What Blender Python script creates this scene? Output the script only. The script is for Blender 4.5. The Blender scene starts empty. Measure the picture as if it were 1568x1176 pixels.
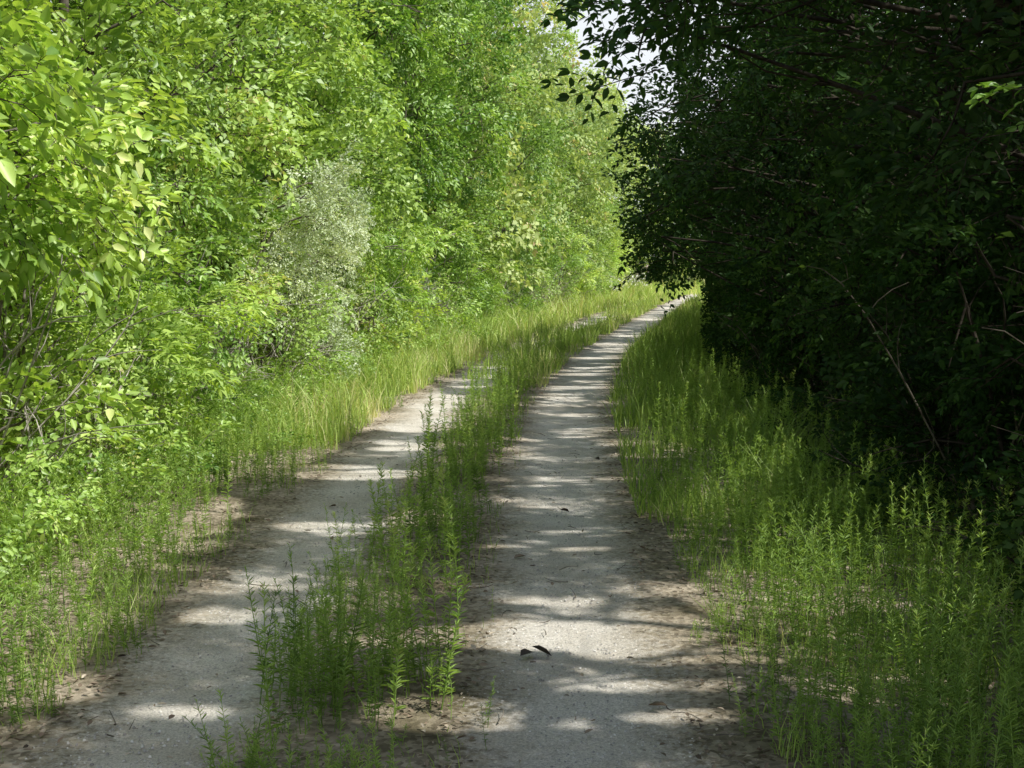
import bpy, math
import numpy as np
from mathutils import Vector
rng = np.random.default_rng(11)

# ------------------------------------------------------------------ world / sun / camera
EL = math.radians(52); AZV = np.array([0.90, -0.43]); AZV = AZV/np.linalg.norm(AZV)
S = np.array([AZV[0]*math.cos(EL), AZV[1]*math.cos(EL), math.sin(EL)])
sc = bpy.context.scene
w = bpy.data.worlds.new("World"); sc.world = w; w.use_nodes = True
nt = w.node_tree; nt.nodes.clear()
o = nt.nodes.new('ShaderNodeOutputWorld'); bg = nt.nodes.new('ShaderNodeBackground'); sk = nt.nodes.new('ShaderNodeTexSky')
sk.sky_type = 'NISHITA'; sk.sun_disc = False; sk.sun_elevation = EL
sk.sun_rotation = math.atan2(S[0], S[1]); sk.dust_density = 2.0; sk.air_density = 1.0
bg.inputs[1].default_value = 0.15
# white haze added to brighten low sky and fill, thinning towards the zenith
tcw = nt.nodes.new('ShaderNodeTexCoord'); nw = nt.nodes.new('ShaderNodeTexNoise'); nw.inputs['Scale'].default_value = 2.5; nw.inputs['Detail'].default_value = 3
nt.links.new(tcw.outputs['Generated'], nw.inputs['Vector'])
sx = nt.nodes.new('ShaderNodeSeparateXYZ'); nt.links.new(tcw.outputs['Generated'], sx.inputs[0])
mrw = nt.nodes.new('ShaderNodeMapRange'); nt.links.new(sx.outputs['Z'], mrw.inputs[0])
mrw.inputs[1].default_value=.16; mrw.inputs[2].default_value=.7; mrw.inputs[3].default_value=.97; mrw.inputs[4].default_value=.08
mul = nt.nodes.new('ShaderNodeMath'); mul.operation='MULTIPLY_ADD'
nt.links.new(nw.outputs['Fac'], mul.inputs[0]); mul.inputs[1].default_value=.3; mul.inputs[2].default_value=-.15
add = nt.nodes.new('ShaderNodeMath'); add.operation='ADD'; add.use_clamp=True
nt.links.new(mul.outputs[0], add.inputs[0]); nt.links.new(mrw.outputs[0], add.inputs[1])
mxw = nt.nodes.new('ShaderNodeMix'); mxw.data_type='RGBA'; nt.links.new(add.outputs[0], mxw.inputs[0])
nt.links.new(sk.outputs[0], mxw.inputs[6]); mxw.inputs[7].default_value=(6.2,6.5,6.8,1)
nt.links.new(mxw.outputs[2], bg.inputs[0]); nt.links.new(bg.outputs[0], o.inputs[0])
ld = bpy.data.lights.new("sun", 'SUN'); ld.energy = 5.0; ld.angle = math.radians(0.8); ld.color = (1.0, 0.98, 0.91)
lo = bpy.data.objects.new("sun", ld); sc.collection.objects.link(lo)
lo.rotation_euler = Vector(S).to_track_quat('Z', 'Y').to_euler()
cd = bpy.data.cameras.new("camera"); cam = bpy.data.objects.new("camera", cd); sc.collection.objects.link(cam)
cd.lens = 49.5; cd.sensor_width = 36; cd.clip_end = 2000; cd.clip_start = 0.05
cam.location = (0, 0, 1.7); cam.rotation_euler = (math.radians(85.0), 0, 0)
sc.camera = cam
sc.view_settings.view_transform = 'Standard'; sc.view_settings.look = 'None'; sc.view_settings.exposure = 0

# ------------------------------------------------------------------ path centre (right wheel track)
PY = np.array([-20, -5, 4.7, 8, 10.8, 16.6, 24.4, 36.6, 52, 73, 100, 140.])
PX = np.array([.1, .18, .25, .31, .36, .64, 1.45, 3.3, 5.8, 9.6, 16.5, 30.])
_yy = np.linspace(-20, 140, 641); _xx = np.interp(_yy, PY, PX)
_k = np.hanning(21); _k /= _k.sum()
_xx = np.convolve(np.pad(_xx, 10, mode='edge'), _k, mode='valid')
def xr(y): return np.interp(y, _yy, _xx)

def pn(x, y, s=1.0, seed=0):
    r = np.random.default_rng(seed+100); v = 0
    for i in range(7):
        a = r.uniform(0, 6.28); f = s*r.uniform(.6, 2.6); p = r.uniform(0, 6.28)
        v = v + np.sin((x*math.cos(a)+y*math.sin(a))*f+p)
    return v/4.0

# ------------------------------------------------------------------ mesh helpers
class MB:
    def __init__(s): s.V=[]; s.F=[]; s.T=[]; s.M=[]; s.n=0
    def add(s, V, F, T, mi=0):
        V = np.asarray(V, float).reshape(-1,3); F = np.asarray(F, int).reshape(-1,4)
        T = np.broadcast_to(np.asarray(T, float), (len(V),))
        s.V.append(V); s.F.append(F+s.n); s.T.append(T); s.M.append(np.full(len(F), mi)); s.n += len(V)
    def mesh(s, name, mats, smooth=False):
        V = np.concatenate(s.V); F = np.concatenate(s.F); T = np.concatenate(s.T); M = np.concatenate(s.M)
        me = bpy.data.meshes.new(name)
        me.vertices.add(len(V)); me.vertices.foreach_set('co', V.astype(np.float32).ravel())
        me.loops.add(len(F)*4); me.loops.foreach_set('vertex_index', F.astype(np.int32).ravel())
        me.polygons.add(len(F)); me.polygons.foreach_set('loop_start', np.arange(0, len(F)*4, 4, dtype=np.int32))
        me.polygons.foreach_set('material_index', M.astype(np.int32))
        if smooth: me.polygons.foreach_set('use_smooth', np.ones(len(F), bool))
        a = me.attributes.new('tint', 'FLOAT', 'POINT'); a.data.foreach_set('value', T.astype(np.float32))
        for m in mats: me.materials.append(m)
        me.update(calc_edges=True)
        return me
def obj(name, me, loc=(0,0,0), rz=0, sc_=1.0):
    ob = bpy.data.objects.new(name, me); sc.collection.objects.link(ob)
    ob.location = loc; ob.rotation_euler = (0,0,rz)
    ob.scale = (sc_,)*3 if np.isscalar(sc_) else sc_
    return ob
def nrm(a): return a/np.maximum(np.linalg.norm(a, axis=-1, keepdims=True), 1e-9)

def tube(P, R, sides=5):
    P = np.asarray(P, float); R = np.asarray(R, float); k = len(P)
    D = nrm(np.gradient(P, axis=0)); ref = np.array([.37,.81,.12])
    A = nrm(np.cross(D, ref)); B = np.cross(D, A)
    th = np.arange(sides)*2*math.pi/sides
    V = P[:,None,:] + R[:,None,None]*(np.cos(th)[None,:,None]*A[:,None,:] + np.sin(th)[None,:,None]*B[:,None,:])
    F = []
    for i in range(k-1):
        for j in range(sides):
            j2 = (j+1)%sides
            F.append((i*sides+j, i*sides+j2, (i+1)*sides+j2, (i+1)*sides+j))
    return V.reshape(-1,3), np.array(F)

LF6 = np.array([[0,1,2,3],[0,3,4,5]]); LF4=np.array([[0,1,2,3]])
def leaf6(P, D, N, L, W, fold=.16, droop=.14):
    D = nrm(D); Sd = nrm(np.cross(N, D)); N = np.cross(D, Sd)
    L = np.asarray(L).reshape(-1,1)*np.ones((len(P),1)); W = np.asarray(W).reshape(-1,1)*np.ones((len(P),1))
    up = N*W*fold
    v = [P, P+D*L*.3+Sd*W*.46+up, P+D*L*.66+Sd*W*.38+up-N*L*droop*.4, P+D*L-N*L*droop,
         P+D*L*.66-Sd*W*.38+up-N*L*droop*.4, P+D*L*.3-Sd*W*.46+up]
    return np.stack(v, 1)
def leaf4(P, D, N, L, W, fold=.16, droop=.14):
    D = nrm(D); Sd = nrm(np.cross(N, D)); N = np.cross(D, Sd)
    L = np.asarray(L).reshape(-1,1)*np.ones((len(P),1)); W = np.asarray(W).reshape(-1,1)*np.ones((len(P),1))
    up = N*W*fold
    return np.stack([P, P+D*L*.42+Sd*W*.54+up, P+D*L-N*L*droop, P+D*L*.42-Sd*W*.54+up], 1)
def faces(n,k): return (np.arange(n)*k)[:,None,None]+(LF6 if k==6 else LF4)[None]

def spray(seed, length=.55, leafL=.09, ratio=.48, nside=6, nper=5, droop=.14, rnd=.35, kite=False):
    r = np.random.default_rng(seed)
    P=[];D=[];tw=[]
    def axis(p0, d0, ln, n, main):
        d = d0.copy(); p = p0.copy(); pts=[p.copy()]
        for i in range(n):
            d = nrm(d + r.normal(0,.12,3) + np.array([0,0,-.05])); p = p + d*ln/n; pts.append(p.copy())
            side = 1 if i%2 else -1
            lat = nrm(np.cross([0,0,1], d))
            P.append(p.copy()); D.append(nrm(d*.7+lat*side*.8+r.normal(0,.22,3)))
            if main and i>0 and i<n-1:
                kids.append((p.copy(), nrm(d*.75+lat*(-side)*.8+np.array([0,0,r.normal(0,.25)])), ln*(.5-.03*i)))
        P.append(p.copy()); D.append(d)
        tw.append((np.array(pts)[[0,n//2,n]], .004 if main else .002))
    kids=[]
    axis(np.zeros(3), np.array([1.,0,.1]), length, nside+2, True)
    for k in kids: axis(k[0], k[1], k[2], nper, False)
    P=np.array(P); D=np.array(D); n=len(P)
    N = nrm(np.array([0,0,1.])+r.normal(0,rnd,(n,3)))
    L = leafL*r.uniform(.65,1.15,n)
    V = (leaf4 if kite else leaf6)(P, D, N, L, L*ratio, droop=droop)
    T = np.clip(r.normal(.5,.16,n),0,1)
    TV=[];TF=[];c=0
    for pts,rad in (tw[:1] if kite else tw):
        v,f = tube(pts, [rad,rad*.8,rad*.4], 3); TV.append(v); TF.append(f+c); c+=len(v)
    return V, T, np.concatenate(TV), np.concatenate(TF)

def frames(d, roll=.35):
    d = nrm(d); n = len(d)
    z = nrm(np.array([0,0,1.])+rng.normal(0,roll,(n,3)))
    y = nrm(np.cross(z,d)); z = np.cross(d,y)
    return np.stack([d,y,z], -1)

def put_sprays(mb, tmpls, pos, dirs, scale, tint, keepfn=None, off=None, roll=.35):
    which = rng.integers(0, len(tmpls), len(pos))
    M = frames(dirs, roll)*scale[:,None,None]
    for i,(LV,LT,TV,TF) in enumerate(tmpls):
        idx = np.where(which==i)[0]
        if len(idx)==0: continue
        m = M[idx]; p = pos[idx]; k6=LV.shape[1]
        A = np.einsum('sij,lvj->slvi', m, LV) + p[:,None,None,:]
        t = np.clip(LT[None,:]*.8 + tint[idx][:,None] + rng.normal(0,.06,(len(idx),len(LT))), 0, 1)
        A = A.reshape(-1,k6,3); t = t.reshape(-1)
        if keepfn is not None:
            k = keepfn(A.mean(1)+off); A=A[k]; t=t[k]
        n=len(A)
        mb.add(A, faces(n,k6), np.repeat(t,k6), 0)
        B = np.einsum('sij,vj->svi', m, TV) + p[:,None,:]
        if keepfn is not None:
            k = keepfn(B[:,0]+off)&keepfn(B.mean(1)+off); B=B[k]
        n=len(B)
        if n: mb.add(B, (np.arange(n)*len(TV))[:,None,None]+TF[None], .5, 1)

def limb(p0, p1, r0, r1, n=6, wob=.06, sag=.0):
    t = np.linspace(0,1,n)[:,None]
    d = np.linalg.norm(np.asarray(p1)-p0)
    mid = rng.normal(0,wob*d,3)
    P = p0+(np.asarray(p1)-p0)*t + np.sin(t*math.pi)*mid + np.array([0,0,1.])*(np.sin(t*math.pi)*sag*d)
    return P, r0+(r1-r0)*t[:,0]**.8

def plant(tmpls, height, R, z0, nclump, nspray, clump_r=(.55,.95), scale=(.8,1.25), trunk=.09, stems=1, extra=(),
          bare=0, keepfn=None, off=None, shell=(.5,.95), profile='tree', roll=.5, outb=.5):
    mb = MB()
    cs=[]
    zc=(z0+height)/2; hz=(height-z0)/2
    for i in range(nclump):
        z = rng.uniform(z0+.2, height-.25)
        u=(z-zc)/hz
        rr = R*math.sqrt(max(.08,1-abs(u)**(2.6 if profile=='tree' else 3.5)))
        if profile=='shrub' and u<0: rr = R*(.8+.2*(1+u))
        a = rng.uniform(0,2*math.pi); q = rng.uniform(*shell)
        cs.append((rr*q*math.cos(a), rr*q*math.sin(a), z, rng.uniform(*clump_r)*(1 if abs(u)<.7 else .75), rng.normal(.1,.13)))
    for e in extra: cs.append(tuple(e)+(rng.normal(.1,.08),))
    cs=np.array(cs)
    tops=[]
    for s_ in range(stems):
        a=rng.uniform(0,6.28); q = 0 if stems==1 else R*.45
        b=np.array([rng.normal(0,.08),rng.normal(0,.08),-.05]); t=np.array([q*math.cos(a),q*math.sin(a),height*.86])
        P,Rr=limb(b,t,trunk/(1 if stems==1 else 1.8),trunk*.2,8,.03)
        v,f=tube(P,Rr,7); mb.add(v,f,.5,1); tops.append(P)
    allp=np.concatenate(tops)
    def clear(P):
        if keepfn is None: return True
        g=P+off; g=g-S[None]*(g[:,2]/S[2])[:,None]
        for lx,ly,rx,ry in BIG:
            if ((((g[:,0]-lx)/rx)**2+((g[:,1]-ly)/ry)**2)<1).any(): return False
        return True
    for c in cs:
        lim = allp[allp[:,2]<c[2]-.15]
        if len(lim)==0: lim=allp[:2]
        d=np.linalg.norm(lim-c[:3],axis=1); p0=lim[np.argmin(d)]
        P,Rr=limb(p0,c[:3],trunk*.38,.008,6,.07,.08)
        if not clear(P): continue
        v,f=tube(P,Rr,4); mb.add(v,f,.5,1)
        for _ in range(2):
            q=c[:3]+nrm(rng.normal(0,1,3))*c[3]*.9
            P,Rr=limb(P[3] if _==0 else c[:3],q,.012,.003,4,.08); v,f=tube(P,Rr,3); mb.add(v,f,.5,1)
    wts=cs[:,3]**2; cnt=rng.choice(len(cs),nspray,p=wts/wts.sum())
    c=cs[cnt]; dv=nrm(rng.normal(0,1,(nspray,3))*np.array([1,1,.8])); rad=c[:,3]*rng.uniform(.25,1,nspray)**.6
    pos=c[:,:3]+dv*rad[:,None]
    pos[:,2]=np.maximum(pos[:,2],.12)
    outw=pos.copy(); outw[:,2]=0; outw=nrm(outw)
    dirs=dv*.75+outw*outb+np.array([0,0,.12])+rng.normal(0,.25,(nspray,3))
    pos=pos-nrm(dirs)*.2
    put_sprays(mb,tmpls,pos,dirs,rng.uniform(*scale,nspray),c[:,4]+rng.normal(0,.07,nspray),keepfn,off,roll)
    for i in range(bare):
        a=rng.uniform(0,6.28); q=R*rng.uniform(.1,.6); b=np.array([q*math.cos(a),q*math.sin(a),rng.uniform(0,.3)])
        a2=a+rng.normal(0,.6); t=np.array([math.cos(a2)*R*rng.uniform(.85,1.35),math.sin(a2)*R*rng.uniform(.85,1.35),rng.uniform(.3,1.7)])
        P,Rr=limb(b,t,.011,.003,7,.1,.15); v,f=tube(P,Rr,3); mb.add(v,f,.9,2)
        for k in range(3):
            P2,R2=limb(P[2+k],P[2+k]+nrm(rng.normal(0,1,3)+(t-b))*.35,.005,.0015,4,.1); v,f=tube(P2,R2,3); mb.add(v,f,.9,2)
    return mb

# ------------------------------------------------------------------ materials
def newmat(name):
    m=bpy.data.materials.new(name); m.use_nodes=True; t=m.node_tree; t.nodes.clear()
    return m,t,(lambda k,**kw:_n(t,k,kw))
def _n(t,k,kw):
    n=t.nodes.new(k)
    for a,b in kw.items():
        if a.startswith('i_'):
            key=a[2:]; key=int(key) if key.isdigit() else key
            n.inputs[key].default_value=b
        else: setattr(n,a,b)
    return n
def foliage_mat(name, dark, light, warm=None, transl=.35, rough=.5, gloss=.04, ovar=.2):
    m,t,N=newmat(name); L=t.links.new
    at=N('ShaderNodeAttribute',attribute_name='tint')
    geo=N('ShaderNodeNewGeometry'); ns=N('ShaderNodeTexNoise',i_Scale=.9,i_Detail=1.0)
    L(geo.outputs['Position'],ns.inputs['Vector'])
    ad=N('ShaderNodeMath',operation='MULTIPLY_ADD'); L(ns.outputs['Fac'],ad.inputs[0]); ad.inputs[1].default_value=.9; ad.inputs[2].default_value=-.45
    a2=N('ShaderNodeMath',operation='ADD',use_clamp=True); L(at.outputs['Fac'],a2.inputs[0]); L(ad.outputs[0],a2.inputs[1])
    cr=N('ShaderNodeValToRGB'); L(a2.outputs[0],cr.inputs[0])
    cr.color_ramp.elements[0].position=.15; cr.color_ramp.elements[0].color=dark+(1,)
    cr.color_ramp.elements[1].position=.85; cr.color_ramp.elements[1].color=light+(1,)
    if warm:
        e=cr.color_ramp.elements.new(.985); e.color=warm+(1,)
    oi=N('ShaderNodeObjectInfo'); hs=N('ShaderNodeHueSaturation')
    mr=N('ShaderNodeMapRange'); L(oi.outputs['Random'],mr.inputs[0]); mr.inputs[3].default_value=.48; mr.inputs[4].default_value=.51
    mv=N('ShaderNodeMapRange'); L(oi.outputs['Random'],mv.inputs[0]); mv.inputs[3].default_value=1+ovar*.5; mv.inputs[4].default_value=1-ovar
    L(mr.outputs[0],hs.inputs['Hue']); L(mv.outputs[0],hs.inputs['Value']); L(cr.outputs[0],hs.inputs['Color'])
    bs=N('ShaderNodeBsdfDiffuse'); L(hs.outputs[0],bs.inputs['Color'])
    last=bs.outputs[0]
    if transl>0:
        tr=N('ShaderNodeBsdfTranslucent'); mx=N('ShaderNodeMix',data_type='RGBA',blend_type='MULTIPLY'); mx.inputs[0].default_value=1
        L(hs.outputs[0],mx.inputs[6]); mx.inputs[7].default_value=(1.4,1.35,.65,1)
        L(mx.outputs[2],tr.inputs[0])
        ms=N('ShaderNodeMixShader',i_0=transl); L(bs.outputs[0],ms.inputs[1]); L(tr.outputs[0],ms.inputs[2]); last=ms.outputs[0]
    if gloss>0:
        gl=N('ShaderNodeBsdfGlossy',i_Roughness=rough); m2=N('ShaderNodeMixShader',i_0=gloss); L(last,m2.inputs[1]); L(gl.outputs[0],m2.inputs[2]); last=m2.outputs[0]
    ou=N('ShaderNodeOutputMaterial'); L(last,ou.inputs[0]); return m
def bark_mat(name,c1,c2):
    m,t,N=newmat(name); L=t.links.new
    tc=N('ShaderNodeTexCoord'); ns=N('ShaderNodeTexNoise',i_Scale=14.0,i_Detail=3.0); L(tc.outputs['Object'],ns.inputs['Vector'])
    cr=N('ShaderNodeValToRGB'); L(ns.outputs['Fac'],cr.inputs[0]); cr.color_ramp.elements[0].color=c1+(1,); cr.color_ramp.elements[1].color=c2+(1,)
    cr.color_ramp.elements[0].position=.35; cr.color_ramp.elements[1].position=.65
    bs=N('ShaderNodeBsdfDiffuse'); L(cr.outputs[0],bs.inputs['Color'])
    ou=N('ShaderNodeOutputMaterial'); L(bs.outputs[0],ou.inputs[0]); return m

M_left = foliage_mat('leaf_bright',(.14,.29,.04),(.56,.80,.18),(.74,.84,.34),.38,gloss=.06,rough=.48)
M_mid  = foliage_mat('leaf_mid',(.14,.28,.05),(.54,.76,.20),(.64,.62,.28),.36,gloss=.05,rough=.48)
M_olive= foliage_mat('leaf_olive',(.42,.54,.33),(.72,.82,.56),None,.3,gloss=.06,ovar=.05)
M_far  = foliage_mat('leaf_far_haze',(.24,.37,.12),(.62,.76,.32),(.70,.56,.32),.36,gloss=.03)  # distance haze put into the colour: paler far leaves
M_right= foliage_mat('leaf_painted_shade',(.020,.05,.014),(.068,.145,.034),(.12,.22,.05),.32,gloss=.012)  # shaded copy of the leaf colour: right hedge's shade is painted in
M_backr= foliage_mat('leaf_deep',(.03,.06,.02),(.06,.11,.03),None,0,gloss=0)  # back row on the right, shade likewise painted into the leaf colour
M_weed = foliage_mat('weed_leaf',(.13,.24,.045),(.42,.60,.14),(.56,.66,.22),.35,gloss=.03,ovar=0)
M_grass= foliage_mat('grass_blade',(.17,.29,.055),(.52,.68,.18),(.70,.68,.36),.38,gloss=.03,ovar=0)
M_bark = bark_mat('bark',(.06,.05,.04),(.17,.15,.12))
M_barkR= bark_mat('bark_dark',(.03,.026,.02),(.075,.065,.05))  # darker bark copy, shade on the right-hand limbs put into the colour
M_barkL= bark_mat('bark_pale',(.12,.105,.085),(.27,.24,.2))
M_bare = bark_mat('bare_twig',(.30,.27,.23),(.55,.51,.45))

# ------------------------------------------------------------------ spray templates
T_broad=[spray(i,.55,.098,.52,6,5,rnd=.45) for i in range(5)]
T_small=[spray(20+i,.5,.072,.55,7,5,kite=True,rnd=.5) for i in range(5)]
T_olive=[spray(40+i,.5,.060,.40,9,7,rnd=.6,kite=True) for i in range(5)]
T_sumac=[spray(60+i,.6,.12,.27,8,6,droop=.3,kite=True) for i in range(4)]
T_far  =[spray(80+i,.8,.155,.6,5,4,kite=True,rnd=.5) for i in range(4)]
T_rt   =[spray(120+i,.55,.078,.5,6,5,rnd=.5) for i in range(5)]

# ------------------------------------------------------------------ light gaps in the right-hand canopy
lit=[(-1.0,15.9,.85,2.0),(-2.3,17,1.4,3.8),(.12,6.25,.62,.2),(.5,6.05,.3,.08),(-.6,6.2,.35,.12),
     (1.15,7.0,.28,.35),(1.3,8.6,.3,.4),(1.5,5.6,.4,.35),(2.3,6.9,.5,.12),(2.1,7.8,.4,.08),(1.6,10.5,.3,.6),(-2.6,9.5,.7,.7),(-2.3,6.5,.5,.4),(-2.2,12,.5,.9),
     (-.75,6.9,.25,.2),(-.6,9.2,.2,.3),(1.1,21,.6,.2),(1.4,24.5,.7,.3),
     (0,22.5,.6,.35),(1.9,28.5,.8,.4),(1.5,36.5,.8,3.2),(.2,28,.9,.8),(3.6,41,1,.8),(-.27,5.15,.3,.2)]
BIG=[lit[0],lit[1],lit[2],lit[20],lit[11],lit[13]]
r2=np.random.default_rng(5)
# irregular clusters of sun flecks: (x,y,spread x,spread y,count,size)
for cx_,cy_,sx_,sy_,n_,sz_ in [(.2,5.1,.45,.18,5,.07),(.3,5.6,.35,.1,3,.05),(.35,6.9,.35,.2,4,.045),(.2,8.3,.4,.25,4,.045),(-1.2,5.2,.3,.15,2,.05),
        (-1.25,6.5,.25,.25,3,.06),(-1.3,7.4,.25,.2,3,.06),(-1.15,8.9,.3,.25,6,.09),(-1.1,11.0,.4,.45,8,.13),(-1.0,12.8,.35,.3,5,.12),(.1,10.9,.45,.1,4,.05),
        (.5,13.5,.4,.4,4,.07),(.6,16.5,.45,.9,7,.09),(.9,19,.5,1.2,9,.12),(1.2,22.5,.6,1.5,10,.14),(-.5,20.5,.5,1.0,6,.15),(2,27,.7,2,10,.18),(2.6,32,.8,2.5,10,.2),
        (-2.3,5.3,.4,.6,6,.12),(-2.4,8,.4,.8,8,.13),(1.4,6.5,.7,1.0,18,.1),(1.4,9,.6,1.3,18,.13),(1.4,13,.5,2,14,.16),(2.1,18,.5,3,12,.2)]:
    for i in range(n_):
        s_=sz_*r2.uniform(.5,1.5)
        lit.append((cx_+r2.normal(0,sx_*.6),cy_+r2.normal(0,sy_*.6),s_*r2.uniform(1.2,3.2),s_))
for i in range(45):
    y=r2.uniform(42,82); lit.append((xr(y)+r2.uniform(-2.2,.6),y,r2.uniform(.8,1.8),r2.uniform(.4,1.4)))
lit=np.array(lit)
def keep_right(P):
    g = P - S[None]*(P[:,2]/S[2])[:,None]
    k=np.ones(len(P),bool)
    for lx,ly,rx,ry in lit:
        near=np.abs(g[:,1]-ly)<ry+.06
        if not near.any(): continue
        k &= ~(near & (((g[:,0]-lx)/(rx+.04))**2+((g[:,1]-ly)/(ry+.04))**2<1))
    X=xr(P[:,1]); rel=P[:,0]-X
    edge = -2.35+.35*pn(g[:,0]*0,g[:,1],2.2,3)+.15*pn(g[:,0],g[:,1],6,4)
    k &= (g[:,0]-xr(g[:,1])) > edge
    fr=P[:,1]>19
    k &= ~((rel<np.where(fr,.45,1.15)+.25*pn(P[:,1],P[:,2],3,8))&(P[:,2]<np.where(fr,3.0,2.5)+.3*pn(P[:,0],P[:,1],3,9)))
    k &= ~((rel<1.75)&(P[:,2]<np.where(fr,1.3,.9)))
    k &= np.linalg.norm(P-np.array([0,0,1.7]),axis=1)>3.2
    return k

# ------------------------------------------------------------------ LEFT side vegetation (shared meshes, rotated)
def meshes(n,name,mats,**kw):
    return [plant(**kw).mesh(name,mats) for _ in range(n)]
tree_broad=meshes(3,'ash_tree',[M_left,M_bark,M_bare],tmpls=T_broad,height=8.6,R=2.3,z0=.9,nclump=44,nspray=620,scale=(.8,1.3),clump_r=(.42,.8))
tree_elm  =meshes(3,'elm_tree',[M_mid,M_bark,M_bare],tmpls=T_small,height=8.8,R=2.2,z0=.8,nclump=44,nspray=680,scale=(1.0,1.5),clump_r=(.42,.8))
shrub_br  =meshes(3,'dogwood_shrub',[M_left,M_barkL,M_bare],tmpls=T_broad,height=2.7,R=1.15,z0=.1,nclump=16,nspray=175,clump_r=(.3,.5),scale=(.65,1.0),trunk=.04,stems=4,bare=18,profile='shrub')
shrub_sm  =meshes(3,'honeysuckle_shrub',[M_mid,M_barkL,M_bare],tmpls=T_small,height=2.5,R=1.15,z0=.1,nclump=16,nspray=190,clump_r=(.3,.5),scale=(.7,1.05),trunk=.04,stems=5,bare=46,profile='shrub')
shrub_ol  =meshes(2,'olive_shrub',[M_olive,M_barkL,M_bare],tmpls=T_olive,height=3.3,R=1.3,z0=.3,nclump=22,nspray=420,clump_r=(.35,.6),scale=(.75,1.1),trunk=.05,stems=5,bare=10,profile='shrub',roll=.7)
shrub_su  =meshes(2,'sumac_shrub',[M_left,M_barkL,M_bare],tmpls=T_sumac,height=3.0,R=1.1,z0=.5,nclump=14,nspray=150,clump_r=(.4,.6),scale=(.8,1.1),trunk=.04,stems=4,bare=6,profile='shrub')
tree_back =meshes(2,'maple_tree',[M_mid,M_bark,M_bare],tmpls=T_far,height=9.0,R=2.8,z0=.5,nclump=30,nspray=300,clump_r=(.8,1.2),scale=(1.0,1.5))
tree_far  =meshes(2,'poplar_tree',[M_far,M_bark,M_bare],tmpls=T_far,height=9.6,R=2.6,z0=.2,nclump=40,nspray=480,clump_r=(.6,1.0),scale=(.8,1.2))

def place(name,me,rel,y,s=1.0,sz=1.0):
    obj(name,me,(float(xr(y))+rel,y,0),rng.uniform(0,6.28),(s,s,s*sz))
y=4.9; i=0
while y<74:
    pool=[tree_broad,tree_elm][(0,0,0,1,0,1,1)[i%7]] if y<34 else [tree_elm,tree_far][i%2]
    me=pool[rng.integers(0,len(pool))]
    tall = 1.18 if 22<y<46 else 1.0
    place(me.name.split('.')[0],me,-5.4+rng.uniform(-.4,.4)+(.35 if 22<y<46 else 0),y,rng.uniform(.92,1.08)*(1.05 if 22<y<46 else 1),rng.uniform(.92,1.06)*tall)
    y+=rng.uniform(2.4,3.2)*(1 if y<38 else 1.3); i+=1
seq=['br','sm','br','sm','su','br','sm','sm','br','sm','su','br','sm','br','sm','br','su','sm','br']
pools=dict(br=shrub_br,sm=shrub_sm,ol=shrub_ol,su=shrub_su)
y=5.6; i=0
while y<66:
    if 17.0<y<19.3: y=19.4
    pool=pools[seq[i%len(seq)]]; me=pool[rng.integers(0,len(pool))]
    place(me.name.split('.')[0],me,-4.1+rng.uniform(-.3,.35),y,rng.uniform(.8,1.1),rng.uniform(.8,1.15))
    y+=rng.uniform(1.2,1.9)*(1 if y<30 else 1.5); i+=1
place('olive_shrub',shrub_ol[0],-3.75,17.6,.85,1.1)
place('olive_shrub',shrub_ol[1],-3.95,18.6,.75,1.05)
for y in np.arange(7,80,5.2):
    place('maple_tree',tree_back[rng.integers(0,2)],-9.4+rng.uniform(-.5,.5),float(y+rng.uniform(-.8,.8)),rng.uniform(.98,1.12))
for (x,yy_,s_) in [(9,82,1),(13,86,1.05),(17,90,1.0),(21,94,1.1),(5.5,84,1.1),(11,92,1.15),(25,97,1.1),(1,88,1.15),(6,94,1.1)]:
    obj('poplar_tree',tree_far[rng.integers(0,2)],(x,yy_,0),rng.uniform(0,6.28),s_*.95)
for x in np.arange(1,24,2.2):
    me=shrub_sm[rng.integers(0,3)]; obj('honeysuckle_shrub',me,(x,76+.75*x*.6+rng.uniform(-.8,.8)+(4 if x>6 else 0),0),rng.uniform(0,6.28),rng.uniform(1,1.3))

# ------------------------------------------------------------------ RIGHT side vegetation (unique, with canopy gaps)
y=-2.5; i=0
while y<62:
    X=float(xr(y)); cx=X+3.95+rng.uniform(-.2,.2)
    if 6<y<17:
        extra=[(-2.9+rng.uniform(-.4,.6),rng.uniform(-1,1),rng.uniform(3.5,4.8),.6) for _ in range(8)]
        if y>9: extra+=[(-3.35+rng.uniform(-.3,.2),rng.uniform(-1,1),1.7+.172*y+rng.uniform(-.25,.7),.42) for _ in range(4)]
    elif 17<=y<34: extra=[(-2.6+rng.uniform(-.5,.5),rng.uniform(-1,1),rng.uniform(1.7,4.8),.6) for _ in range(8)]
    else: extra=[(-2.2,rng.uniform(-1,1),rng.uniform(3,4.6),.6) for _ in range(3)]
    near=6<y<22
    tm=T_rt if near else (T_small if y>=22 else T_far)
    ns=800 if near else (480 if y>=22 else 440)
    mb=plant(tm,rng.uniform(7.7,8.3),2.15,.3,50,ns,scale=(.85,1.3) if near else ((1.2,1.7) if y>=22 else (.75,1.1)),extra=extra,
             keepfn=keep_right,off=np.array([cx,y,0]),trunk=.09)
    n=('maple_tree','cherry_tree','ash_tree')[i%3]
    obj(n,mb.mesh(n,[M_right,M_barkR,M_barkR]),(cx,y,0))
    y+=rng.uniform(2.1,2.7)*(1 if y<30 else 1.3); i+=1
y=4.5; i=0
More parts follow.
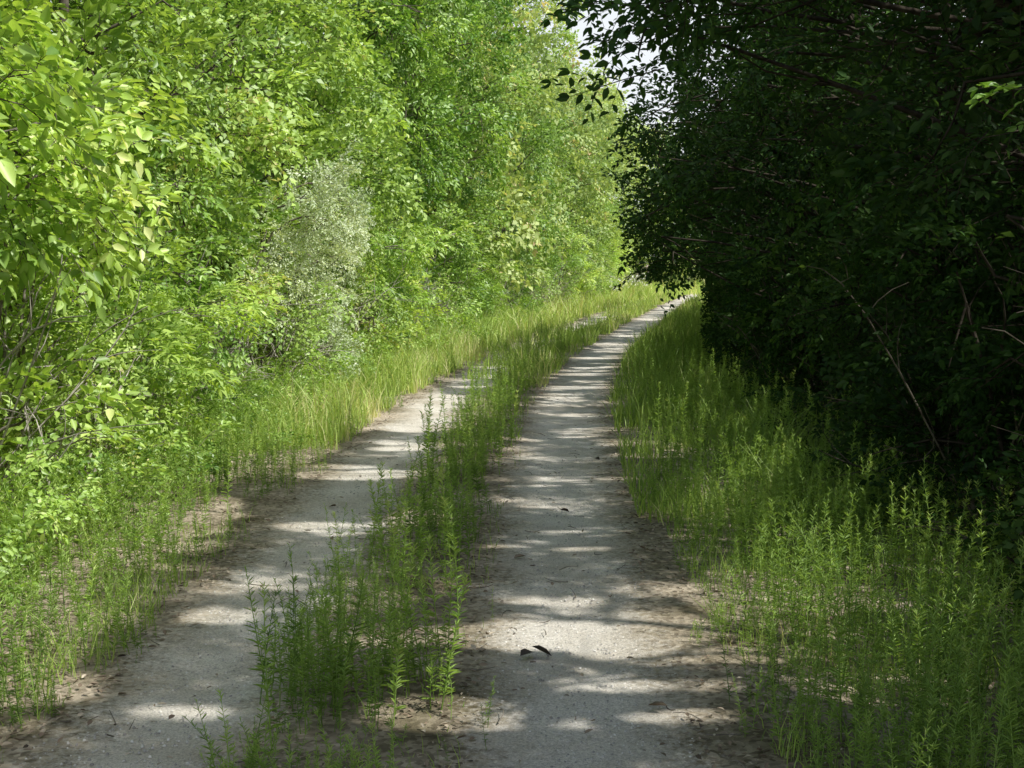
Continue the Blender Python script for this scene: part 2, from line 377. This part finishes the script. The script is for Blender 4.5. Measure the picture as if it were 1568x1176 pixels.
while y<45:
    X=float(xr(y)); cx=X+2.95+rng.uniform(-.15,.2)
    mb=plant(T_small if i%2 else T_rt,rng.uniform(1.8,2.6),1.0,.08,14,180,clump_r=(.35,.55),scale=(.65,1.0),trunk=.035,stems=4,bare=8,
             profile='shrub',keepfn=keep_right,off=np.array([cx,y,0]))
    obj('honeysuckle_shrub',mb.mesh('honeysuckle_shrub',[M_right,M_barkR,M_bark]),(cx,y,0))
    y+=rng.uniform(1.3,1.9)*(1 if y<22 else 1.5); i+=1
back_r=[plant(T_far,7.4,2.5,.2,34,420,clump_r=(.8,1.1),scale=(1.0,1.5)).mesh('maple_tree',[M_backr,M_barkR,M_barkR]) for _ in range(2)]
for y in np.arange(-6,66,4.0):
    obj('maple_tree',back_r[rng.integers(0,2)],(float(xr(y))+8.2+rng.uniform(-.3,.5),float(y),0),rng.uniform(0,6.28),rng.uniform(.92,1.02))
# low branch reaching into the sun, sunlit look also put into its leaf colour
mb=MB(); P,Rr=limb(np.array([4.2,4.9,2.0]),np.array([1.75,4.45,2.22]),.03,.005,8,.03,.04); v,f=tube(P,Rr,6); mb.add(v,f,.5,1)
bp_=np.array([[1.78,4.45,2.22],[1.9,4.5,2.24],[2.1,4.55,2.26],[2.0,4.4,2.36],[2.3,4.6,2.4]]); bd=np.array([[-1,-.1,-.05],[-.8,.4,-.1],[-.7,-.5,0],[-.8,.1,.3],[-.8,-.2,.3]])
put_sprays(mb,T_broad,bp_,bd,np.array([.55,.5,.5,.55,.6]),np.full(5,.1),None,None,.25)
obj('maple_branch',mb.mesh('maple_branch',[M_left,M_bark]))

# ------------------------------------------------------------------ ground + path
def dirt_nodes(t,N,vec):
    L=t.links.new
    n1=N('ShaderNodeTexNoise',i_Scale=1.6,i_Detail=8.0,i_Roughness=.65); L(vec,n1.inputs['Vector'])
    c1=N('ShaderNodeValToRGB'); L(n1.outputs['Fac'],c1.inputs[0])
    c1.color_ramp.elements[0].position=.35; c1.color_ramp.elements[0].color=(.17,.155,.10,1)
    c1.color_ramp.elements[1].position=.64; c1.color_ramp.elements[1].color=(.50,.45,.38,1)
    n2=N('ShaderNodeTexVoronoi',i_Scale=42.0); L(vec,n2.inputs['Vector'])
    c2=N('ShaderNodeValToRGB'); L(n2.outputs['Color'],c2.inputs[0])
    c2.color_ramp.elements[0].color=(.45,.40,.33,1); c2.color_ramp.elements[1].color=(1.6,1.5,1.4,1)
    mx=N('ShaderNodeMix',data_type='RGBA',blend_type='MULTIPLY'); mx.inputs[0].default_value=1
    L(c1.outputs[0],mx.inputs[6]); L(c2.outputs[0],mx.inputs[7])
    return mx.outputs[2], n2.outputs['Distance']
def ground_mat():
    m,t,N=newmat('forest_floor'); L=t.links.new
    geo=N('ShaderNodeNewGeometry'); c,h=dirt_nodes(t,N,geo.outputs['Position'])
    bs=N('ShaderNodeBsdfPrincipled',i_Roughness=.95); L(c,bs.inputs['Base Color'])
    bp=N('ShaderNodeBump',i_Strength=.8,i_Distance=.02); L(h,bp.inputs['Height']); L(bp.outputs[0],bs.inputs['Normal'])
    ou=N('ShaderNodeOutputMaterial'); L(bs.outputs[0],ou.inputs[0]); return m
def path_mat():
    m,t,N=newmat('crushed_limestone'); L=t.links.new
    geo=N('ShaderNodeNewGeometry'); vec=geo.outputs['Position']
    at=N('ShaderNodeAttribute',attribute_name='tint')
    dc,dh=dirt_nodes(t,N,vec)
    def mth(op,a,b=None,clamp=False):
        n=N('ShaderNodeMath',operation=op,use_clamp=clamp)
        for k,v in enumerate((a,b)):
            if v is None: continue
            if isinstance(v,(int,float)): n.inputs[k].default_value=v
            else: L(v,n.inputs[k])
        return n.outputs[0]
    na=N('ShaderNodeTexNoise',i_Scale=2.2,i_Detail=4.0); L(vec,na.inputs['Vector'])
    nb=N('ShaderNodeTexNoise',i_Scale=34.0,i_Detail=5.0,i_Roughness=.75); L(vec,nb.inputs['Vector'])
    wob=mth('ADD',mth('MULTIPLY',mth('SUBTRACT',na.outputs['Fac'],.5),.5),mth('MULTIPLY',mth('SUBTRACT',nb.outputs['Fac'],.5),.9))
    def track(c,hw):
        d=mth('ABSOLUTE',mth('SUBTRACT',at.outputs['Fac'],c))
        return mth('DIVIDE',mth('ADD',mth('SUBTRACT',hw,d),wob),.28,True)
    mask=mth('MAXIMUM',track(0.0,.47),track(-1.5,.42))
    n1=N('ShaderNodeTexNoise',i_Scale=100.0,i_Detail=4.0,i_Roughness=.85); L(vec,n1.inputs['Vector'])
    g=N('ShaderNodeValToRGB'); L(n1.outputs['Fac'],g.inputs[0])
    g.color_ramp.elements[0].position=.36; g.color_ramp.elements[0].color=(.46,.43,.385,1)
    g.color_ramp.elements[1].position=.60; g.color_ramp.elements[1].color=(.92,.88,.82,1)
    n3=N('ShaderNodeTexNoise',i_Scale=1.5,i_Detail=6.0,i_Roughness=.65); L(vec,n3.inputs['Vector'])
    g3=N('ShaderNodeValToRGB'); L(n3.outputs['Fac'],g3.inputs[0]); g3.color_ramp.elements[0].position=.3; g3.color_ramp.elements[0].color=(.70,.65,.57,1); g3.color_ramp.elements[1].position=.6; g3.color_ramp.elements[1].color=(1.03,1.01,.98,1)
    gm=N('ShaderNodeMix',data_type='RGBA',blend_type='MULTIPLY'); gm.inputs[0].default_value=1; L(g.outputs[0],gm.inputs[6]); L(g3.outputs[0],gm.inputs[7])
    mx=N('ShaderNodeMix',data_type='RGBA'); L(mask,mx.inputs[0]); L(dc,mx.inputs[6]); L(gm.outputs[2],mx.inputs[7])
    bs=N('ShaderNodeBsdfPrincipled',i_Roughness=.95); L(mx.outputs[2],bs.inputs['Base Color']); bs.inputs['Specular IOR Level'].default_value=.2
    hh=mth('ADD',mth('MULTIPLY',n1.outputs['Fac'],.8),mth('ADD',mth('MULTIPLY',dh,.4),nb.outputs['Fac']))
    bp=N('ShaderNodeBump',i_Strength=.9,i_Distance=.012); L(hh,bp.inputs['Height']); L(bp.outputs[0],bs.inputs['Normal'])
    ou=N('ShaderNodeOutputMaterial'); L(bs.outputs[0],ou.inputs[0]); return m
gx=np.concatenate([[-600,-200,-60],np.linspace(-20,30,101),[60,200,600]]); gy=np.concatenate([[-300,-60],np.linspace(-12,60,145),np.linspace(62,120,30),[200,600,1200]])
GX,GY=np.meshgrid(gx,gy); rel=GX-xr(GY); dist=np.maximum(0,np.maximum(rel-.7,-2.2-rel))
GZ=-.02+.018*pn(GX,GY,3,21)*np.clip(dist,0,1)-.005
nx=len(gx); ii=np.arange((len(gy)-1)*(nx-1)); a=(ii//(nx-1))*nx+ii%(nx-1)
mb=MB(); mb.add(np.stack([GX,GY,GZ],-1),np.stack([a,a+1,a+nx+1,a+nx],1),0.0)
obj('ground',mb.mesh('ground',[ground_mat()],True))
py=np.concatenate([np.linspace(-12,30,211),np.linspace(30.5,125,190)]); pr=np.linspace(-2.7,1.2,40)
RR,YY=np.meshgrid(pr,py)
PZ=.012-.022*(np.exp(-(RR/.32)**2)+np.exp(-((RR+1.5)/.32)**2))*.5+.004*pn(RR,YY,5,31)
PZ-=.03*np.clip((np.abs(RR+.75)-1.75)/.2,0,1)
nx=len(pr); ii=np.arange((len(py)-1)*(nx-1)); a=(ii//(nx-1))*nx+ii%(nx-1)
mb=MB(); mb.add(np.stack([RR+xr(YY),YY,PZ],-1),np.stack([a,a+1,a+nx+1,a+nx],1),RR.ravel())
obj('gravel_path',mb.mesh('gravel_path',[path_mat()],True))

# ------------------------------------------------------------------ weeds
def weed(seed,h=.4,n=40,leaf=.06,wr=.15):
    r=np.random.default_rng(seed); mb_v=[];F=[];T=[];c=0
    lean=r.normal(0,.08,2); t=np.linspace(0,1,6)
    P=np.stack([lean[0]*h*t**2,lean[1]*h*t**2,h*t],1)
    v,f=tube(P,np.linspace(.0035,.0012,6),3); mb_v.append(v);F.append(f);T.append(np.full(len(v),.45)); c+=len(v)
    tt=r.uniform(.1,1,n)**.8; ang=np.arange(n)*2.4+r.normal(0,.3,n)
    base=np.stack([np.interp(tt,t,P[:,0]),np.interp(tt,t,P[:,1]),tt*h],1)
    up=.55+1.2*tt**3
    D=nrm(np.stack([np.cos(ang),np.sin(ang),up],1)); N=nrm(np.stack([-np.cos(ang)*.5,-np.sin(ang)*.5,np.ones(n)],1)+r.normal(0,.2,(n,3)))
    L=leaf*(1.1-.6*tt)*r.uniform(.7,1.2,n)
    A=leaf6(base,D,N,L,L*wr,droop=.25)
    mb_v.append(A.reshape(-1,3)); F.append(faces(n,6).reshape(-1,4)+c)
    T.append(np.repeat(np.clip(.15+.55*tt+r.normal(0,.08,n),0,1),6))
    return np.concatenate(mb_v),np.concatenate(F),np.concatenate(T)
W=[weed(i,.42+.03*i,50,.055) for i in range(6)]+[weed(9,.2,26,.05),weed(10,.18,22,.055),weed(11,.3,36,.05)]
WT=[weed(30+i,.46+.03*i,75,.055,.16) for i in range(5)]
def scatter(mb,tm,P,s,tj,mi=0,lean=.14):
    wh=rng.integers(0,len(tm),len(P))
    for i,(V,F,T) in enumerate(tm):
        k=np.where(wh==i)[0]
        if not len(k): continue
        a=rng.uniform(0,6.28,len(k)); ca,sa=np.cos(a),np.sin(a); z=np.zeros_like(a)
        lx=rng.normal(0,lean,len(k)); ly=rng.normal(0,lean,len(k))
        M=np.stack([np.stack([ca,-sa,lx],1),np.stack([sa,ca,ly],1),np.stack([z,z,z+1],1)],1)*s[k][:,None,None]
        A=np.einsum('sij,vj->svi',M,V)+P[k][:,None,:]
        mb.add(A,(np.arange(len(k))*len(V))[:,None,None]+F[None],(T[None]+tj[k][:,None]).ravel(),mi)
def cand(n,y0,y1,pw,r0,r1):
    y=y0+(y1-y0)*rng.uniform(size=n)**pw; r=rng.uniform(r0,r1,n); return r,y
mb=MB()
# centre strip
r_,y_=cand(4400,4.0,34,1.6,-1.25,-.3)
d=pn(r_*1.6,y_,2.3,41)+.08
hw=np.where(y_<8,.42,.28); c0=np.where(y_<8,-.92,-.76)
ok=(d>-.2)&(np.abs(r_-c0)<hw*(.75+.5*pn(r_,y_,3,42)))
ok|=(rng.uniform(size=len(r_))<.05)&(np.abs(r_+.75)<.42)
r_,y_=r_[ok],y_[ok]; s=rng.uniform(.3,1.15,len(r_))*np.clip(.75+.4*pn(r_,y_,2.3,41),.35,1.1)
scatter(mb,W,np.stack([r_+xr(y_),y_,np.zeros_like(y_)+.0],1),s,rng.normal(.05,.12,len(r_)))
# left track is partly overgrown between the open patch and the bend
r_,y_=cand(700,20,34,1,-2.0,-1.0); ok=pn(r_,y_,1.5,47)>-.1
r_,y_=r_[ok],y_[ok]; scatter(mb,W,np.stack([r_+xr(y_),y_,0*y_],1),rng.uniform(.4,.9,len(r_)),rng.normal(.1,.1,len(r_)))
# left verge
r_,y_=cand(5600,4.0,40,1.5,-3.7,-1.85)
ok=(pn(r_,y_,2.0,43)>-.35)&(r_<-1.98+.2*pn(r_,y_,3,44))
r_,y_=r_[ok],y_[ok]; s=rng.uniform(.3,1.25,len(r_))*np.clip(.55+(-r_-1.9)*.5,.5,1.15)
scatter(mb,W,np.stack([r_+xr(y_),y_,np.full(len(y_),-.02)],1),s,rng.normal(.05,.14,len(r_)))
# right verge
r_,y_=cand(7400,4.0,40,1.7,.45,3.0)
ok=(pn(r_,y_,2.0,45)>-.65)&(r_>.62+.14*pn(r_,y_,3,46))&(rng.uniform(size=len(r_))<np.clip(2.8-r_,.2,1))
r_,y_=r_[ok],y_[ok]; s=rng.uniform(.25,1.1,len(r_))*np.clip(.55+(r_-.5)*.6,.5,1.0)
scatter(mb,W,np.stack([r_+xr(y_),y_,np.full(len(y_),-.02)],1),s,rng.normal(.03,.12,len(r_)))
# taller single stalks standing above the rest
for (n,y0,y1,pw,r0,r1,sd,th) in [(620,4.6,22,1.15,.75,2.4,81,-.1),(420,4.3,20,1.2,-3.4,-2.05,82,.15),(240,4.6,18,1.1,-1.15,-.45,83,.15)]:
    r_,y_=cand(n,y0,y1,pw,r0,r1); ok=pn(r_,y_,2.4,sd)+.5*rng.normal(size=n)>th; r_,y_=r_[ok],y_[ok]
    scatter(mb,WT,np.stack([r_+xr(y_),y_,np.full(len(y_),-.01)],1),rng.uniform(.65,1.15,len(r_)),rng.normal(.14,.1,len(r_)),lean=.07)
obj('goldenrod_weeds',mb.mesh('goldenrod_weeds',[M_weed]))

# ------------------------------------------------------------------ grass
def blades(mb,x,y,h,wd,tint,z=-.01):
    n=len(x); a=rng.uniform(0,6.28,n); b=np.stack([x,y,np.full(n,z)],1)
    side=np.stack([np.cos(a),np.sin(a),np.zeros(n)],1)*wd[:,None]*.5
    ln=rng.normal(0,.28,(n,2)); l3=lambda f:np.stack([ln[:,0]*h*f*f,ln[:,1]*h*f*f,h*f*(1-.15*f)],1)
    V=np.stack([b-side,b+side,b+l3(.55)+side*.8,b+l3(.55)-side*.8,b+l3(1)+side*.12,b+l3(1)-side*.12],1)
    F=(np.arange(n)*6)[:,None,None]+np.array([[0,1,2,3],[3,2,4,5]])[None]
    mb.add(V,F,np.repeat(np.clip(tint,0,1),6))
mb=MB()
def gr(n,y0,y1,pw,r0,r1,h0,h1,thr,seed,t0=.55,wd=.006):
    r_,y_=cand(n,y0,y1,pw,r0,r1); ok=pn(r_,y_,1.9,seed)+.25*rng.normal(size=n)>thr
    ok&=(r_+1.95+.18*pn(r_,y_,4,77)<0)|(r_>-1.7)
    r_,y_=r_[ok],y_[ok]; h=(h0+(h1-h0)*rng.uniform(size=len(r_))**1.6)*np.clip(.8+.5*pn(r_,y_,2.6,seed+9),.3,1.5)
    blades(mb,r_+xr(y_),y_,h,wd*(1+y_/22)*rng.uniform(.6,1.3,len(r_)),t0+.22*pn(r_,y_,2.2,seed+1)+rng.normal(0,.2,len(r_)))
gr(13000,4,13,1.0,-3.6,-1.95,.05,.28,.0,51,.6,wd=.004)
gr(12000,12.5,26,1.1,-3.5,-2.0,.12,.75,-.2,53,.82)
gr(11000,26,75,1.0,-3.6,-1.9,.25,.9,-.5,55,.75,wd=.008)
gr(3500,20,34,1.0,-2.0,-1.0,.1,.5,-.1,56,.7,wd=.007)
gr(7000,43,75,1.0,-2.1,-1.0,.1,.5,-.2,56,.7,wd=.007)
gr(16000,9,30,1.2,.5,2.4,.1,.5,-.3,57,.4)
gr(12000,4,10,1.0,.65,2.7,.05,.24,-.3,58,.5,wd=.004)
gr(8000,30,75,1.0,.5,2.2,.2,.5,-.9,59,.6,wd=.008)
gr(5000,4,18,1.3,-1.2,-.4,.04,.18,.2,61,.5,wd=.004)
gr(9500,18,75,1.3,-1.1,-.42,.12,.5,-.1,63,.65,wd=.007)
gr(7000,70,95,1.0,-9,3,.3,.9,-2,66,.7,wd=.012)
obj('grass',mb.mesh('grass',[M_grass]))

# ------------------------------------------------------------------ low leafy undergrowth
mb=MB()
n=1000; r_,y_=cand(n,5,40,1.4,-4.0,-2.6); P=np.stack([r_+xr(y_),y_,rng.uniform(.05,.5,n)],1)
put_sprays(mb,T_small+T_broad,P,nrm(rng.normal(0,1,(n,3))*[1,1,.4]+[.5,0,.5]),rng.uniform(.3,.65,n),rng.normal(.1,.15,n))
obj('undergrowth',mb.mesh('undergrowth',[M_left,M_barkL]))
mb=MB()
n=600; r_,y_=cand(n,5.5,30,1.3,2.0,3.2); P=np.stack([r_+xr(y_),y_,rng.uniform(.05,.4,n)],1)
put_sprays(mb,T_small+T_rt,P,nrm(rng.normal(0,1,(n,3))*[1,1,.4]+[-.5,0,.5]),rng.uniform(.3,.6,n),rng.normal(.15,.1,n))
obj('undergrowth',mb.mesh('undergrowth',[M_right,M_bark]))

# ------------------------------------------------------------------ leaf litter, stones
def ramp_mat(name,cols,rough=.85):
    m,t,N=newmat(name); L=t.links.new
    at=N('ShaderNodeAttribute',attribute_name='tint'); cr=N('ShaderNodeValToRGB'); L(at.outputs['Fac'],cr.inputs[0])
    cr.color_ramp.elements[0].color=cols[0]+(1,); cr.color_ramp.elements[1].color=cols[-1]+(1,)
    if len(cols)==3: e=cr.color_ramp.elements.new(.5); e.color=cols[1]+(1,)
    bs=N('ShaderNodeBsdfPrincipled',i_Roughness=rough); L(cr.outputs[0],bs.inputs['Base Color']); ou=N('ShaderNodeOutputMaterial'); L(bs.outputs[0],ou.inputs[0]); return m
mb=MB()
def litter(r_,y_,L,tm=.5):
    n=len(r_); P=np.stack([r_+xr(y_),y_,rng.uniform(.012,.03,n)],1); a=rng.uniform(0,6.28,n)
    D=np.stack([np.cos(a),np.sin(a),rng.normal(0,.18,n)],1); N=nrm(np.array([0,0,1.])+rng.normal(0,.3,(n,3)))
    V=leaf6(P,D,N,L,L*rng.uniform(.35,.6,n),fold=.35,droop=-.12)
    mb.add(V,faces(n,6),np.repeat(np.clip(rng.normal(tm,.24,n),0,1),6))
r_,y_=cand(24000,3.8,24,1.6,-3.0,2.8); on=(np.abs(r_)<.38)|(np.abs(r_+1.5)<.34)
ok=~on|(rng.uniform(size=len(r_))<.06); ok&=(pn(r_,y_,3,71)>-.5)|on
r_,y_=r_[ok],y_[ok]; litter(r_,y_,rng.uniform(.012,.042,len(r_)),.58)
litter(np.array([-.18,-.1,-.95,-1.15,.25,-.3,.05,-1.4,.3,.2,-1.55]),np.array([5.95,5.9,5.35,6.15,5.2,7.9,9.3,8.4,12,6.9,9.6]),np.array([.12,.10,.10,.08,.09,.08,.07,.06,.08,.05,.07]),.25)
obj('leaf_litter',mb.mesh('leaf_litter',[ramp_mat('dead_leaf',[(.06,.045,.03),(.23,.17,.115),(.52,.45,.34)])]))
mb=MB()
for i in range(260):
    rr=rng.uniform(-2.6,2.4); yy=4+14*rng.uniform()**1.4; a=rng.uniform(0,6.28); l=rng.uniform(.04,.18)
    p=np.array([rr+float(xr(yy)),yy,.018]); P,Rr=limb(p,p+np.array([math.cos(a)*l,math.sin(a)*l,rng.uniform(-.004,.012)]),.003,.0015,4,.08); v,f=tube(P,Rr,4); mb.add(v,f,.5)
obj('fallen_twigs',mb.mesh('fallen_twigs',[M_barkL]))
n=14000; r_,y_=cand(n,3.8,12,1.4,-2.2,1.0)
P=np.stack([r_+xr(y_),y_,np.full(n,.006)],1); s=rng.uniform(.002,.0045,n)*rng.choice([1,1,1,1.4],n)
cb=np.array([[-1,-1,-.6],[1,-1,-.6],[1,1,-.6],[-1,1,-.6],[-.6,-.6,.6],[.6,-.6,.6],[.6,.6,.6],[-.6,.6,.6]])
a=rng.uniform(0,6.28,n); V=cb[None]*rng.uniform(.6,1.25,(n,8,3)); ca,sa=np.cos(a)[:,None],np.sin(a)[:,None]
V=np.stack([V[...,0]*ca-V[...,1]*sa,V[...,0]*sa+V[...,1]*ca,V[...,2]],-1)*s[:,None,None]+P[:,None,:]
Q=np.array([[0,1,5,4],[1,2,6,5],[2,3,7,6],[3,0,4,7],[4,5,6,7]])
mb=MB(); mb.add(V,(np.arange(n)*8)[:,None,None]+Q[None],np.repeat(rng.uniform(0,1,n),8))
obj('gravel_stones',mb.mesh('gravel_stones',[ramp_mat('limestone_chip',[(.28,.26,.235),(.78,.75,.69)])]))
mb=MB(); n=420; r_=rng.uniform(-3.6,-2.3,n); y_=rng.uniform(56,72,n); z=rng.uniform(.5,1.1,n)
P=np.stack([r_+xr(y_),y_,z],1)
mb.add(leaf6(P,nrm(rng.normal(0,1,(n,3))),nrm(rng.normal(0,1,(n,3))),rng.uniform(.05,.1,n),rng.uniform(.04,.08,n)),faces(n,6),.5,1)
for i in range(0,n,3):
    v,f=tube([[P[i,0],P[i,1],0],[P[i,0]+.02,P[i,1],z[i]/2],P[i]],[.006,.005,.003],3); mb.add(v,f,.6,0)
obj('white_wildflowers',mb.mesh('white_wildflowers',[M_weed,ramp_mat('white_petal',[(.7,.7,.64),(.75,.75,.7)])]))
print('quads',sum(len(m.polygons) for m in bpy.data.meshes))
